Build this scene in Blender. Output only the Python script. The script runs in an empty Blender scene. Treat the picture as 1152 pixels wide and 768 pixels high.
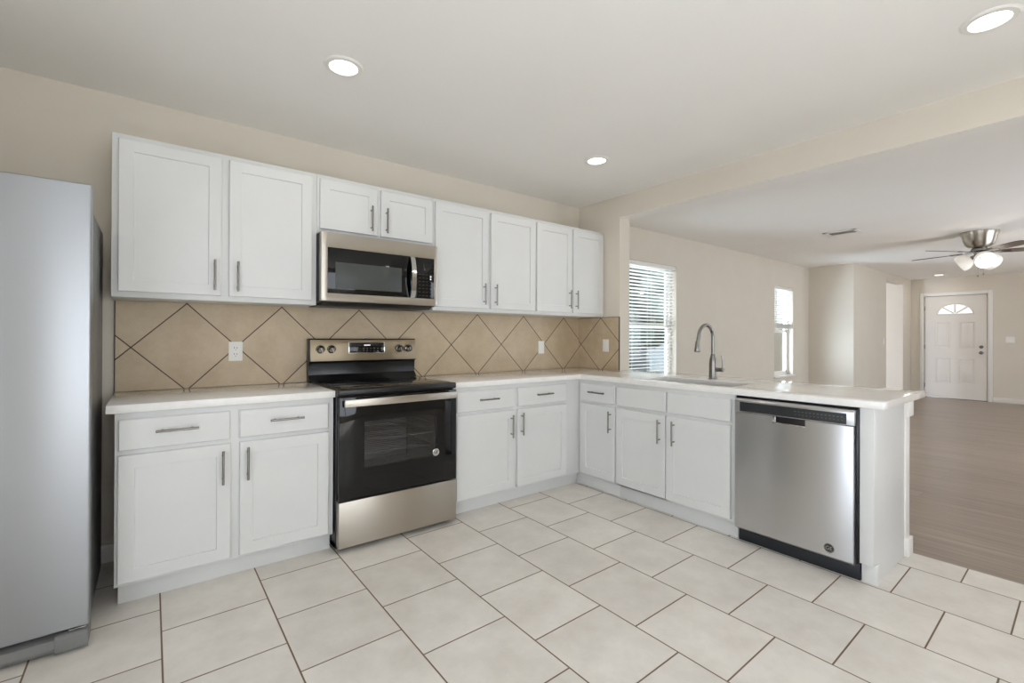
import bpy, bmesh, math, random
from mathutils import Vector, Matrix
random.seed(7)
S = bpy.context.scene
COL = S.collection
PI = math.pi

# ------------------------------------------------------------------ camera
cam = bpy.data.cameras.new('camera'); camo = bpy.data.objects.new('camera', cam); COL.objects.link(camo)
CX, CY, CZ = -3.4315, -3.3285, 1.223
rt = Vector((0.79085, -0.611996, 0.0040505)); up = Vector((-0.0047739, 0.0004495, 0.9999885))
fw = Vector((0.6119905, 0.7908609, 0.0025661))
m = Matrix(((rt.x, up.x, -fw.x, CX), (rt.y, up.y, -fw.y, CY), (rt.z, up.z, -fw.z, CZ), (0, 0, 0, 1)))
camo.matrix_world = m
cam.sensor_width = 36; cam.sensor_fit = 'HORIZONTAL'
cam.lens = 524.477 / 1152 * 36
cam.shift_y = -(384 - 377.24) / 1152
cam.clip_start = 0.02; cam.clip_end = 200
S.camera = camo
S.cycles.diffuse_bounces = 8; S.cycles.max_bounces = 16; S.cycles.sample_clamp_indirect = 60

# ------------------------------------------------------------------ view, world, daylight
S.view_settings.view_transform = 'Standard'
S.view_settings.look = 'None'
S.view_settings.gamma = 1
S.view_settings.use_curve_mapping = False
S.view_settings.exposure = 0.1
W = bpy.data.worlds.new('sky'); S.world = W; W.use_nodes = True
bg = W.node_tree.nodes['Background']; bg.inputs[0].default_value = (0.86, 0.87, 0.97, 1); bg.inputs[1].default_value = 4.5
SUN = bpy.data.lights.new('sun', 'SUN'); SUN.energy = 16.5; SUN.angle = 0.04; SUN.color = (1, .955, .98)
suno = bpy.data.objects.new('sun', SUN); COL.objects.link(suno); suno.rotation_euler = (math.radians(37), 0, math.radians(8))   # high sun behind the rear windows

def area(name, loc, rot, sx, sy, power, color):
    l = bpy.data.lights.new(name, 'AREA'); l.shape = 'RECTANGLE'; l.size = sx; l.size_y = sy; l.energy = power; l.color = color
    o = bpy.data.objects.new(name, l); COL.objects.link(o); o.location = loc; o.rotation_euler = rot
    return o
DAY = (1.0, 0.965, 1.03); BLUE = (0.74, 0.86, 1.05)
# added area lights standing in for skylight at the invented openings built below
area('daylight_fill_patio', (-4.9, -3.52, 1.1), (0, -PI / 2, 0), 2.0, 1.7, 13, (.86, .94, 1.15))
area('daylight_fill_rear', (-2.55, -5.5, 1.3), (PI / 2, 0, 0), 2.0, 1.6, 10, DAY)
area('daylight_fill_living', (3.65, -5.5, 1.1), (PI / 2, 0, 0), 2.6, 1.9, 22, BLUE)
area('daylight_fill_lounge', (7.5, -5.5, 1.3), (PI / 2, 0, 0), 1.7, 1.6, 6, DAY)
def aim(name, loc, d, sx, sy, power, color):
    area(name, loc, Vector(d).to_track_quat('-Z', 'Z').to_euler(), sx, sy, power, color)
aim('garden_fill', (0.75, 0.85, 0.75), (.45, -.8, .35), 1.0, 1.0, 55, BLUE)  # unseen fill lights added in the garden to brighten ceiling and nook
aim('garden_fill', (4.15, 0.75, 0.85), (.75, -.7, .25), 1.0, 1.3, 115, BLUE)
LAMP_W = 1.6        # each recessed ceiling lamp
LAMP_C = (1.0, 0.93, 0.84)

# ------------------------------------------------------------------ helpers
class MB:
    """collects shapes in one bmesh; all shapes are in world (or thing-local) coordinates"""
    def __init__(s): s.bm = bmesh.new()
    def box(s, x0, x1, y0, y1, z0, z1, bev=0.0, seg=2):
        b = bmesh.new()
        r = bmesh.ops.create_cube(b, size=1)
        for v in b.verts:
            v.co = Vector(((x0 + x1) / 2 + v.co.x * (x1 - x0), (y0 + y1) / 2 + v.co.y * (y1 - y0), (z0 + z1) / 2 + v.co.z * (z1 - z0)))
        if bev > 0:
            bmesh.ops.bevel(b, geom=b.edges[:] , offset=bev, segments=seg, profile=.5, affect='EDGES', clamp_overlap=True)
        s.merge(b); return s
    def merge(s, b, M=None):
        if M is not None: b.transform(M)
        bmesh.ops.recalc_face_normals(b, faces=b.faces[:])
        t = bpy.data.meshes.new('tmp'); b.to_mesh(t); b.free(); s.bm.from_mesh(t); bpy.data.meshes.remove(t)
    def lathe(s, prof, seg=32, M=None, closed=False):
        """profile of (r, z) revolved about Z"""
        b = bmesh.new(); rings = []
        for r, z in prof:
            if r < 1e-6: rings.append([b.verts.new((0, 0, z))])
            else: rings.append([b.verts.new((r * math.cos(2 * PI * i / seg), r * math.sin(2 * PI * i / seg), z)) for i in range(seg)])
        for a, c in zip(rings, rings[1:]):
            for i in range(seg):
                j = (i + 1) % seg
                if len(a) == 1 and len(c) == 1: continue
                if len(a) == 1: b.faces.new((a[0], c[i], c[j]))
                elif len(c) == 1: b.faces.new((a[i], a[j], c[0]))
                else: b.faces.new((a[i], a[j], c[j], c[i]))
        s.merge(b, M); return s
    def cyl(s, p0, p1, r, r2=None, seg=16, bev=0.0):
        p0 = Vector(p0); p1 = Vector(p1); d = p1 - p0; L = d.length; r2 = r if r2 is None else r2
        q = d.to_track_quat('Z', 'Y').to_matrix().to_4x4()
        prof = [(0, 0), (r - bev, 0), (r, bev), (r2, L - bev), (r2 - bev, L), (0, L)] if bev > 0 else [(0, 0), (r, 0), (r2, L), (0, L)]
        return s.lathe(prof, seg, Matrix.Translation(p0) @ q)
    def tube(s, pts, rad, seg=14):
        pts = [Vector(p) for p in pts]; n = len(pts)
        rad = rad if isinstance(rad, (list, tuple)) else [rad] * n
        b = bmesh.new(); rings = []
        ref = None
        for i, p in enumerate(pts):
            t = (pts[min(i + 1, n - 1)] - pts[max(i - 1, 0)]).normalized()
            if ref is None:
                ref = t.orthogonal().normalized()
            u = (ref - t * ref.dot(t)).normalized(); ref = u; w = t.cross(u)
            rings.append([b.verts.new(p + (u * math.cos(2 * PI * k / seg) + w * math.sin(2 * PI * k / seg)) * rad[i]) for k in range(seg)])
        for a, c in zip(rings, rings[1:]):
            for k in range(seg):
                j = (k + 1) % seg; b.faces.new((a[k], a[j], c[j], c[k]))
        b.faces.new(rings[0][::-1]); b.faces.new(rings[-1])
        s.merge(b); return s
    def prism(s, poly, axis, a0, a1, bev=0.0):
        """polygon of 2-D points extruded along axis ('x','y','z') from a0 to a1"""
        def P(u, v, a): return {'x': (a, u, v), 'y': (u, a, v), 'z': (u, v, a)}[axis]
        b = bmesh.new()
        A = [b.verts.new(P(u, v, a0)) for u, v in poly]; B = [b.verts.new(P(u, v, a1)) for u, v in poly]
        n = len(poly); b.faces.new(A); b.faces.new(B[::-1])
        for i in range(n): b.faces.new((A[i], B[i], B[(i + 1) % n], A[(i + 1) % n]))
        bmesh.ops.recalc_face_normals(b, faces=b.faces[:])
        if bev > 0: bmesh.ops.bevel(b, geom=b.edges[:], offset=bev, segments=2, profile=.5, affect='EDGES', clamp_overlap=True)
        s.merge(b); return s
    def grid(s, us, vs, solid, axis, a0, a1, bev=0.0):
        """slab with rectangular holes: cells us x vs kept where solid(uc, vc); thickness a0..a1 along axis"""
        def P(u, v, a): return {'x': (a, u, v), 'y': (u, a, v), 'z': (u, v, a)}[axis]
        b = bmesh.new(); V = {}
        def vt(i, j, k):
            if (i, j, k) not in V: V[i, j, k] = b.verts.new(P(us[i], vs[j], (a0, a1)[k]))
            return V[i, j, k]
        nu, nv = len(us) - 1, len(vs) - 1
        K = [[bool(solid((us[i] + us[i + 1]) / 2, (vs[j] + vs[j + 1]) / 2)) for j in range(nv)] for i in range(nu)]
        g = lambda i, j: 0 <= i < nu and 0 <= j < nv and K[i][j]
        for i in range(nu):
            for j in range(nv):
                if not K[i][j]: continue
                for k in (0, 1): b.faces.new((vt(i, j, k), vt(i + 1, j, k), vt(i + 1, j + 1, k), vt(i, j + 1, k)))
                if not g(i - 1, j): b.faces.new((vt(i, j, 0), vt(i, j + 1, 0), vt(i, j + 1, 1), vt(i, j, 1)))
                if not g(i + 1, j): b.faces.new((vt(i + 1, j, 0), vt(i + 1, j + 1, 0), vt(i + 1, j + 1, 1), vt(i + 1, j, 1)))
                if not g(i, j - 1): b.faces.new((vt(i, j, 0), vt(i + 1, j, 0), vt(i + 1, j, 1), vt(i, j, 1)))
                if not g(i, j + 1): b.faces.new((vt(i, j + 1, 0), vt(i + 1, j + 1, 0), vt(i + 1, j + 1, 1), vt(i, j + 1, 1)))
        bmesh.ops.recalc_face_normals(b, faces=b.faces[:])
        if bev > 0:
            E = [e for e in b.edges if len(e.link_faces) == 2 and e.calc_face_angle(0) > .5]
            bmesh.ops.bevel(b, geom=E, offset=bev, segments=2, profile=.5, affect='EDGES', clamp_overlap=True)
        s.merge(b); return s
    def shaker(s, u0, u1, z0, z1, d0, d1, frame=.058, rec=.007, bev=.0025, slope=.002):
        """panel door facing -y: front at d0, back at d1, flat field recessed behind the frame"""
        b = bmesh.new()
        fr = [(u0, z0), (u1, z0), (u1, z1), (u0, z1)]
        def ring(off, d): return [b.verts.new((u + (off if u == u0 else -off), d, z + (off if z == z0 else -off))) for u, z in fr]
        R = [ring(0, d1), ring(0, d0 + bev), ring(bev, d0)]
        if frame: R += [ring(frame, d0), ring(frame + slope, d0 + rec)]
        for a, c in zip(R, R[1:]):
            for i in range(4): b.faces.new((a[i], a[(i + 1) % 4], c[(i + 1) % 4], c[i]))
        b.faces.new(R[-1]); b.faces.new(R[0][::-1])
        s.merge(b); return s
    def text(s, body, size, depth, M):
        c = bpy.data.curves.new('txt', 'FONT'); c.body = body; c.size = size; c.extrude = depth; c.align_x = 'CENTER'; c.align_y = 'CENTER'
        o = bpy.data.objects.new('txt', c); COL.objects.link(o)
        dg = bpy.context.evaluated_depsgraph_get(); dg.update()
        me = bpy.data.meshes.new_from_object(o.evaluated_get(dg))
        b = bmesh.new(); b.from_mesh(me)
        bpy.data.objects.remove(o); bpy.data.curves.remove(c); bpy.data.meshes.remove(me)
        s.merge(b, M); return s
    def build(s, name, mat, parent=None, smooth=35, label=None, local=False):
        me = bpy.data.meshes.new(name)
        bm = s.bm
        if parent is not None and not local:
            bm.transform(FR[parent.name].inverted())
        bm.to_mesh(me); bm.free()
        for mm in (mat if isinstance(mat, (list, tuple)) else [mat]): me.materials.append(mm)
        if smooth:
            me.polygons.foreach_set('use_smooth', [True] * len(me.polygons)); me.set_sharp_from_angle(angle=math.radians(smooth))
        o = bpy.data.objects.new(name, me); COL.objects.link(o)
        FR[o.name] = Matrix.Identity(4)
        if parent is not None:
            o.parent = parent; FR[o.name] = FR[parent.name].copy()
        if label: o['label'] = label
        return o
FR = {}
def thing(name, label, cat, loc=(0, 0, 0), rotz=0.0, group=None):
    o = bpy.data.objects.new(name, None); COL.objects.link(o); o.empty_display_size = .1
    o.location = loc; o.rotation_euler = (0, 0, rotz)
    FR[o.name] = Matrix.Translation(Vector(loc)) @ Matrix.Rotation(rotz, 4, 'Z')
    o['label'] = label; o['category'] = cat
    if group: o['group'] = group
    return o
def tag(o, label, cat, group=None):
    o['label'] = label; o['category'] = cat
    if group: o['group'] = group
    return o
def struct(o):
    o['kind'] = 'structure'; return o

# ------------------------------------------------------------------ materials
def srgb(r, g, b):
    f = lambda c: ((c / 255 + .055) / 1.055) ** 2.4 if c > 10 else c / 255 / 12.92
    return (f(r), f(g), f(b), 1)
def mat(name, col, rough=.5, metal=0.0, spec=.5, **kw):
    M = bpy.data.materials.new(name); M.use_nodes = True
    p = M.node_tree.nodes['Principled BSDF']
    p.inputs['Base Color'].default_value = col; p.inputs['Roughness'].default_value = rough
    p.inputs['Metallic'].default_value = metal; p.inputs['Specular IOR Level'].default_value = spec
    for k, v in kw.items(): p.inputs[k].default_value = v
    return M
def nt(M): return M.node_tree.nodes, M.node_tree.links, M.node_tree.nodes['Principled BSDF']
def noise_col(M, c1, c2, scale=(1, 1, 1), ns=8, detail=4, rough_amt=None, bump=0.0, bscale=None):
    N, L, p = nt(M)
    tc = N.new('ShaderNodeTexCoord'); mp = N.new('ShaderNodeMapping'); mp.inputs['Scale'].default_value = scale
    L.new(tc.outputs['Object'], mp.inputs[0])
    n = N.new('ShaderNodeTexNoise'); n.inputs['Scale'].default_value = ns; n.inputs['Detail'].default_value = detail
    L.new(mp.outputs[0], n.inputs['Vector'])
    r = N.new('ShaderNodeValToRGB'); r.color_ramp.elements[0].position = .3; r.color_ramp.elements[1].position = .7
    r.color_ramp.elements[0].color = c1; r.color_ramp.elements[1].color = c2
    L.new(n.outputs[0], r.inputs[0]); L.new(r.outputs[0], p.inputs['Base Color'])
    if bump:
        bn = n
        if bscale:
            bn = N.new('ShaderNodeTexNoise'); bn.inputs['Scale'].default_value = bscale; L.new(mp.outputs[0], bn.inputs['Vector'])
        b = N.new('ShaderNodeBump'); b.inputs['Strength'].default_value = bump; b.inputs['Distance'].default_value = .002
        L.new(bn.outputs[0], b.inputs['Height']); L.new(b.outputs[0], p.inputs['Normal'])
    return M

wallm = noise_col(mat('wall_paint', (1, 1, 1, 1), .75, spec=.25), srgb(216, 208, 195), srgb(218, 211, 198), ns=3, bump=.12, bscale=220)
ceilm = noise_col(mat('ceiling_paint', (1, 1, 1, 1), .85, spec=.15), srgb(240, 238, 234), srgb(242, 240, 236), ns=2, bump=.2, bscale=160)
trimm = noise_col(mat('trim_paint', (1, 1, 1, 1), .4), srgb(232, 230, 224), srgb(234, 232, 227), ns=4)
cabm = noise_col(mat('cabinet_paint', (1, 1, 1, 1), .38, spec=.4), srgb(216, 217, 216), srgb(219, 220, 219), ns=4)
quartz = noise_col(mat('white_quartz', (1, 1, 1, 1), .05, spec=.36), srgb(232, 231, 228), srgb(238, 237, 235), ns=26, detail=6)
blackm = mat('black_enamel', srgb(16, 16, 17), .28)
blackgl = mat('black_glass', srgb(7, 7, 8), .06, spec=.42)
darkm = mat('dark_plastic', srgb(34, 36, 40), .45)
chrome = mat('polished_steel', srgb(200, 200, 198), .12, 1.0)
handm = mat('brushed_nickel', srgb(142, 140, 136), .26, 1.0)
plastic = mat('white_plastic', srgb(236, 235, 230), .35)
slotm = mat('slot_dark', srgb(40, 38, 36), .6)
def steel(name, c, rough, axis):
    M = mat(name, c, rough, 1.0)
    N, L, p = nt(M)
    tc = N.new('ShaderNodeTexCoord'); mp = N.new('ShaderNodeMapping')
    mp.inputs['Scale'].default_value = (600, 600, 4) if axis == 'z' else (4, 4, 600)
    L.new(tc.outputs['Object'], mp.inputs[0])
    n = N.new('ShaderNodeTexNoise'); n.inputs['Scale'].default_value = 1; n.inputs['Detail'].default_value = 2
    L.new(mp.outputs[0], n.inputs['Vector'])
    mr = N.new('ShaderNodeMapRange'); mr.inputs[3].default_value = rough - .05; mr.inputs[4].default_value = rough + .06
    L.new(n.outputs[0], mr.inputs[0]); L.new(mr.outputs[0], p.inputs['Roughness'])
    tg = N.new('ShaderNodeTangent'); tg.direction_type = 'RADIAL'; tg.axis = 'Z'; L.new(tg.outputs[0], p.inputs['Tangent'])
    p.inputs['Anisotropic'].default_value = .75; p.inputs['Anisotropic Rotation'].default_value = .25
    return M
steelm = steel('stainless_steel', srgb(203, 204, 206), .3, 'z')
steelh = steel('stainless_steel_warm', srgb(190, 184, 174), .33, 'x')
panelm = steel('stainless_tan_reflection', srgb(160, 146, 124), .4, 'x')  # tan reflection of the cabinets put into the fascia's base colour
fridgem = steel('stainless_satin', srgb(172, 175, 179), .36, 'z')
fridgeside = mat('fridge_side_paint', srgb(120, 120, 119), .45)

def emit(name, col, st):
    M = bpy.data.materials.new(name); M.use_nodes = True
    N, L, p = nt(M); p.inputs['Base Color'].default_value = (.8, .8, .8, 1)
    p.inputs['Emission Color'].default_value = col; p.inputs['Emission Strength'].default_value = st
    return M
lampm = emit('lit_diffuser', (1, .96, .88, 1), 4.0)
shadem = emit('lit_frosted_glass', (1, .90, .74, 1), .30)
bulbm = emit('fan_bulb', (1, .9, .74, 1), .75)

def glass(name, tint, refl=1.0, rough=0.0):
    M = bpy.data.materials.new(name); M.use_nodes = True
    N, L = M.node_tree.nodes, M.node_tree.links; N.clear()
    o = N.new('ShaderNodeOutputMaterial'); mx = N.new('ShaderNodeMixShader')
    f = N.new('ShaderNodeLayerWeight'); f.inputs[0].default_value = .5
    pw = N.new('ShaderNodeMath'); pw.operation = 'POWER'; pw.inputs[1].default_value = 5; L.new(f.outputs['Facing'], pw.inputs[0])
    ma = N.new('ShaderNodeMath'); ma.operation = 'MULTIPLY_ADD'; ma.inputs[1].default_value = .9 * refl; ma.inputs[2].default_value = .045 * refl; L.new(pw.outputs[0], ma.inputs[0])
    t = N.new('ShaderNodeBsdfTransparent'); t.inputs[0].default_value = tint
    g = N.new('ShaderNodeBsdfGlossy'); g.inputs['Roughness'].default_value = rough
    L.new(ma.outputs[0], mx.inputs[0]); L.new(t.outputs[0], mx.inputs[1]); L.new(g.outputs[0], mx.inputs[2]); L.new(mx.outputs[0], o.inputs[0])
    return M
winglass = glass('window_glass', (.93, .96, .95, 1))
ovenglass = glass('oven_glass', (.72, .72, .74, 1), refl=1.2, rough=.02)
mwglass = mat('microwave_mesh_glass', srgb(66, 69, 67), .38, spec=.4)
frost = emit('daylit_obscure_glass', (.95, .98, 1, 1), .55)  # sky brightness of the fanlight panes put in as a faint glow

# floor tile: square tiles in offset courses running away from the range wall
def tile_floor():
    M = mat('floor_tile', (1, 1, 1, 1), .32, spec=.4); N, L, p = nt(M)
    tc = N.new('ShaderNodeTexCoord'); sp = N.new('ShaderNodeSeparateXYZ'); L.new(tc.outputs['Object'], sp.inputs[0])
    def mth(op, a, b=None, c=None):
        n = N.new('ShaderNodeMath'); n.operation = op
        for i, v in enumerate((a, b, c)):
            if v is None: continue
            if isinstance(v, (int, float)): n.inputs[i].default_value = v
            else: L.new(v, n.inputs[i])
        return n.outputs[0]
    X, Y = sp.outputs[0], sp.outputs[1]
    tx = mth('DIVIDE', mth('ADD', X, .217 + .397 * 40), .397)
    row = mth('FLOOR', tx); odd = mth('MODULO', row, 2)
    fx = mth('SUBTRACT', tx, row)
    y2 = mth('SUBTRACT', Y, mth('MULTIPLY', mth('ADD', X, 1.6), .017))
    ty = mth('DIVIDE', mth('ADD', mth('SUBTRACT', y2, .303), .398 * 40), .398)
    ty = mth('ADD', ty, mth('MULTIPLY', odd, .51))
    cel = mth('FLOOR', ty); fy = mth('SUBTRACT', ty, cel)
    ex = mth('MULTIPLY', mth('SUBTRACT', .5, mth('ABSOLUTE', mth('SUBTRACT', fx, .5))), .397)
    ey = mth('MULTIPLY', mth('SUBTRACT', .5, mth('ABSOLUTE', mth('SUBTRACT', fy, .5))), .398)
    d = mth('MINIMUM', ex, ey)
    grout = N.new('ShaderNodeMapRange'); grout.inputs[1].default_value = .0022; grout.inputs[2].default_value = .0038
    grout.inputs[3].default_value = 1; grout.inputs[4].default_value = 0; L.new(d, grout.inputs[0])
    cv = N.new('ShaderNodeCombineXYZ'); L.new(row, cv.inputs[0]); L.new(cel, cv.inputs[1])
    wn = N.new('ShaderNodeTexWhiteNoise'); wn.noise_dimensions = '2D'; L.new(cv.outputs[0], wn.inputs[0])
    ofs = N.new('ShaderNodeVectorMath'); ofs.operation = 'MULTIPLY_ADD'
    L.new(wn.outputs['Color'], ofs.inputs[0]); ofs.inputs[1].default_value = (7, 7, 7); L.new(tc.outputs['Object'], ofs.inputs[2])
    n1 = N.new('ShaderNodeTexNoise'); n1.inputs['Scale'].default_value = 4.5; n1.inputs['Detail'].default_value = 8; n1.inputs['Roughness'].default_value = .65
    L.new(ofs.outputs[0], n1.inputs['Vector'])
    r = N.new('ShaderNodeValToRGB'); e = r.color_ramp.elements
    e[0].position = .3; e[0].color = srgb(210, 204, 196); e[1].position = .66; e[1].color = srgb(229, 225, 218)
    L.new(n1.outputs[0], r.inputs[0])
    tv = N.new('ShaderNodeMixRGB'); tv.blend_type = 'MULTIPLY'; tv.inputs[0].default_value = 1
    mr = N.new('ShaderNodeMapRange'); mr.inputs[3].default_value = .95; mr.inputs[4].default_value = 1.03; L.new(wn.outputs['Value'], mr.inputs[0])
    L.new(r.outputs[0], tv.inputs[1]); L.new(mr.outputs[0], tv.inputs[2])
    mx = N.new('ShaderNodeMixRGB'); L.new(grout.outputs[0], mx.inputs[0]); L.new(tv.outputs[0], mx.inputs[1]); mx.inputs[2].default_value = srgb(118, 98, 80)
    L.new(mx.outputs[0], p.inputs['Base Color'])
    rr = N.new('ShaderNodeMapRange'); rr.inputs[3].default_value = .36; rr.inputs[4].default_value = .85; L.new(grout.outputs[0], rr.inputs[0]); L.new(rr.outputs[0], p.inputs['Roughness'])
    b = N.new('ShaderNodeBump'); b.inputs['Strength'].default_value = .5; b.inputs['Distance'].default_value = .002; b.invert = True
    L.new(grout.outputs[0], b.inputs['Height']); L.new(b.outputs[0], p.inputs['Normal'])
    return M
def diamond(name, axis, o_u, o_z, s):
    """square tiles set on the diagonal; a node of the grid at (o_u, o_z), side s"""
    M = mat(name, (1, 1, 1, 1), .42, spec=.4); N, L, p = nt(M)
    tc = N.new('ShaderNodeTexCoord'); sp = N.new('ShaderNodeSeparateXYZ'); L.new(tc.outputs['Object'], sp.inputs[0])
    def mth(op, a, b=None):
        n = N.new('ShaderNodeMath'); n.operation = op
        for i, v in enumerate((a, b)):
            if v is None: continue
            if isinstance(v, (int, float)): n.inputs[i].default_value = v
            else: L.new(v, n.inputs[i])
        return n.outputs[0]
    U = mth('SUBTRACT', sp.outputs[0 if axis == 'x' else 1], o_u); Z = mth('SUBTRACT', sp.outputs[2], o_z)
    k = 1 / math.sqrt(2) / s
    a = mth('ADD', mth('MULTIPLY', mth('ADD', U, Z), k), 60); b = mth('ADD', mth('MULTIPLY', mth('SUBTRACT', Z, U), k), 60)
    fa, fb = mth('FLOOR', a), mth('FLOOR', b)
    ea = mth('SUBTRACT', .5, mth('ABSOLUTE', mth('SUBTRACT', mth('SUBTRACT', a, fa), .5)))
    eb = mth('SUBTRACT', .5, mth('ABSOLUTE', mth('SUBTRACT', mth('SUBTRACT', b, fb), .5)))
    d = mth('MULTIPLY', mth('MINIMUM', ea, eb), s)
    g = N.new('ShaderNodeMapRange'); g.inputs[1].default_value = .0022; g.inputs[2].default_value = .0034; g.inputs[3].default_value = 1; g.inputs[4].default_value = 0
    L.new(d, g.inputs[0])
    cv = N.new('ShaderNodeCombineXYZ'); L.new(fa, cv.inputs[0]); L.new(fb, cv.inputs[1])
    wn = N.new('ShaderNodeTexWhiteNoise'); wn.noise_dimensions = '2D'; L.new(cv.outputs[0], wn.inputs[0])
    ofs = N.new('ShaderNodeVectorMath'); ofs.operation = 'MULTIPLY_ADD'; ofs.inputs[1].default_value = (9, 9, 9)
    L.new(wn.outputs['Color'], ofs.inputs[0]); L.new(tc.outputs['Object'], ofs.inputs[2])
    n1 = N.new('ShaderNodeTexNoise'); n1.inputs['Scale'].default_value = 5; n1.inputs['Detail'].default_value = 9; n1.inputs['Roughness'].default_value = .7
    L.new(ofs.outputs[0], n1.inputs['Vector'])
    r = N.new('ShaderNodeValToRGB'); e = r.color_ramp.elements
    e[0].position = .3; e[0].color = srgb(183, 163, 135); e[1].position = .7; e[1].color = srgb(204, 187, 161)
    L.new(n1.outputs[0], r.inputs[0])
    mx = N.new('ShaderNodeMixRGB'); L.new(g.outputs[0], mx.inputs[0]); L.new(r.outputs[0], mx.inputs[1]); mx.inputs[2].default_value = srgb(52, 38, 30)
    L.new(mx.outputs[0], p.inputs['Base Color'])
    bb = N.new('ShaderNodeBump'); bb.inputs['Strength'].default_value = .5; bb.inputs['Distance'].default_value = .002; bb.invert = True
    L.new(g.outputs[0], bb.inputs['Height']); L.new(bb.outputs[0], p.inputs['Normal'])
    return M
def wood_floor():
    M = mat('wood_floor', (1, 1, 1, 1), .3, spec=.45); N, L, p = nt(M)
    tc = N.new('ShaderNodeTexCoord')
    mp = N.new('ShaderNodeMapping'); mp.inputs['Rotation'].default_value = (0, 0, PI / 2); L.new(tc.outputs['Object'], mp.inputs[0])
    br = N.new('ShaderNodeTexBrick'); br.inputs['Scale'].default_value = 1; br.inputs['Brick Width'].default_value = 1.2; br.inputs['Row Height'].default_value = .18
    br.inputs['Mortar Size'].default_value = .0008; br.offset = .37
    br.inputs['Color1'].default_value = srgb(148, 132, 119); br.inputs['Color2'].default_value = srgb(160, 144, 131); br.inputs['Mortar'].default_value = srgb(104, 90, 80)
    L.new(mp.outputs[0], br.inputs['Vector'])
    m2 = N.new('ShaderNodeMapping'); m2.inputs['Scale'].default_value = (55, 1.6, 1); L.new(tc.outputs['Object'], m2.inputs[0])
    n = N.new('ShaderNodeTexNoise'); n.inputs['Scale'].default_value = 1; n.inputs['Detail'].default_value = 6; L.new(m2.outputs[0], n.inputs['Vector'])
    r = N.new('ShaderNodeValToRGB'); r.color_ramp.elements[0].position = .3; r.color_ramp.elements[0].color = (.70, .68, .66, 1); r.color_ramp.elements[1].position = .7; r.color_ramp.elements[1].color = (1.12, 1.12, 1.12, 1)
    L.new(n.outputs[0], r.inputs[0])
    mx = N.new('ShaderNodeMixRGB'); mx.blend_type = 'MULTIPLY'; mx.inputs[0].default_value = 1; L.new(br.outputs[0], mx.inputs[1]); L.new(r.outputs[0], mx.inputs[2])
    L.new(mx.outputs[0], p.inputs['Base Color'])
    b = N.new('ShaderNodeBump'); b.inputs['Strength'].default_value = .15; b.inputs['Distance'].default_value = .001; L.new(n.outputs[0], b.inputs['Height']); L.new(b.outputs[0], p.inputs['Normal'])
    return M
tilem, woodm = tile_floor(), wood_floor()
splash_b = diamond('splash_tile', 'x', -.225, 1.4085, .3585)
splash_r = diamond('splash_tile_return', 'y', -.302, 1.405, .3625)
roofm = mat('shingles', srgb(60, 60, 62), .9)
sidingm = noise_col(mat('neighbour_siding', (1, 1, 1, 1), .8), srgb(78, 88, 96), srgb(96, 106, 113), scale=(.3, 1, 12), ns=3)
leafm = noise_col(mat('leaves', (1, 1, 1, 1), .7), srgb(18, 32, 30), srgb(46, 66, 56), ns=7, detail=6)
barkm = noise_col(mat('bark', (1, 1, 1, 1), .9), srgb(70, 58, 48), srgb(95, 82, 68), ns=14)
groundm = noise_col(mat('pale_concrete', (1, 1, 1, 1), .9), srgb(150, 150, 140), srgb(176, 174, 165), ns=9)  # pale concrete tone chosen to bounce skylight in through the windows
fencem = noise_col(mat('fence_wood', (1, 1, 1, 1), .85), srgb(122, 128, 132), srgb(146, 151, 154), scale=(9, 9, .6), ns=3)
bladem = noise_col(mat('fan_blade_wood', (1, 1, 1, 1), .45), srgb(78, 68, 60), srgb(100, 88, 78), scale=(1, 1, 1), ns=12)
doorm = noise_col(mat('door_paint', (1, 1, 1, 1), .42), srgb(222, 217, 208), srgb(225, 220, 212), ns=3)

# ------------------------------------------------------------------ large structure
KZ, LZ, RY, LX, FX = 2.53, 2.47, -5.2, -4.75, 9.4      # ceilings, rear wall, left wall, front-door wall
WW = [(.72, 1.72, .60, 2.10), (4.45, 5.15, .60, 2.06)]  # windows of the back wall
struct(MB().box(LX - .2, .008, RY - .2, .15, -.1, 0).build('floor', tilem, smooth=0))
struct(MB().box(.008, FX + .2, RY - .2, 1.6, -.1, 0).build('floor_living', woodm, smooth=0))
struct(MB().box(LX - .2, .15, RY - .2, .15, KZ, KZ + .12).build('ceiling', ceilm, smooth=0))
struct(MB().box(.15, FX + .2, RY - .2, 1.6, LZ, LZ + .12).build('ceiling_living', ceilm, smooth=0))
def wall_xz(name, x0, x1, y0, y1, z1, holes):
    us = sorted({x0, x1, *[h[0] for h in holes], *[h[1] for h in holes]}); vs = sorted({0.0, z1, *[h[2] for h in holes], *[h[3] for h in holes]})
    return struct(MB().grid(us, vs, lambda u, v: not any(h[0] < u < h[1] and h[2] < v < h[3] for h in holes), 'y', y0, y1).build(name, wallm, smooth=0))
def wall_yz(name, y0, y1, x0, x1, z1, holes):
    us = sorted({y0, y1, *[h[0] for h in holes], *[h[1] for h in holes]}); vs = sorted({0.0, z1, *[h[2] for h in holes], *[h[3] for h in holes]})
    return struct(MB().grid(us, vs, lambda u, v: not any(h[0] < u < h[1] and h[2] < v < h[3] for h in holes), 'x', x0, x1).build(name, wallm, smooth=0))
wall_xz('wall_back', LX, 5.97, 0, .15, KZ, WW)
PATIO = (-4.4, -2.65, .02, 2.1)
wall_yz('wall_left', RY, .0, LX - .15, LX, KZ, [PATIO])
REAR = [(-3.6, -1.5, .5, 2.1), (2.3, 5.0, .05, 2.1), (6.6, 8.4, .5, 2.1)]
wall_xz('wall_rear', LX, FX, RY - .15, RY, KZ, REAR)
STUB = .145
struct(MB().box(0, STUB, -.519, 0, 0, KZ).build('wall_return', wallm, smooth=0))
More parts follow.
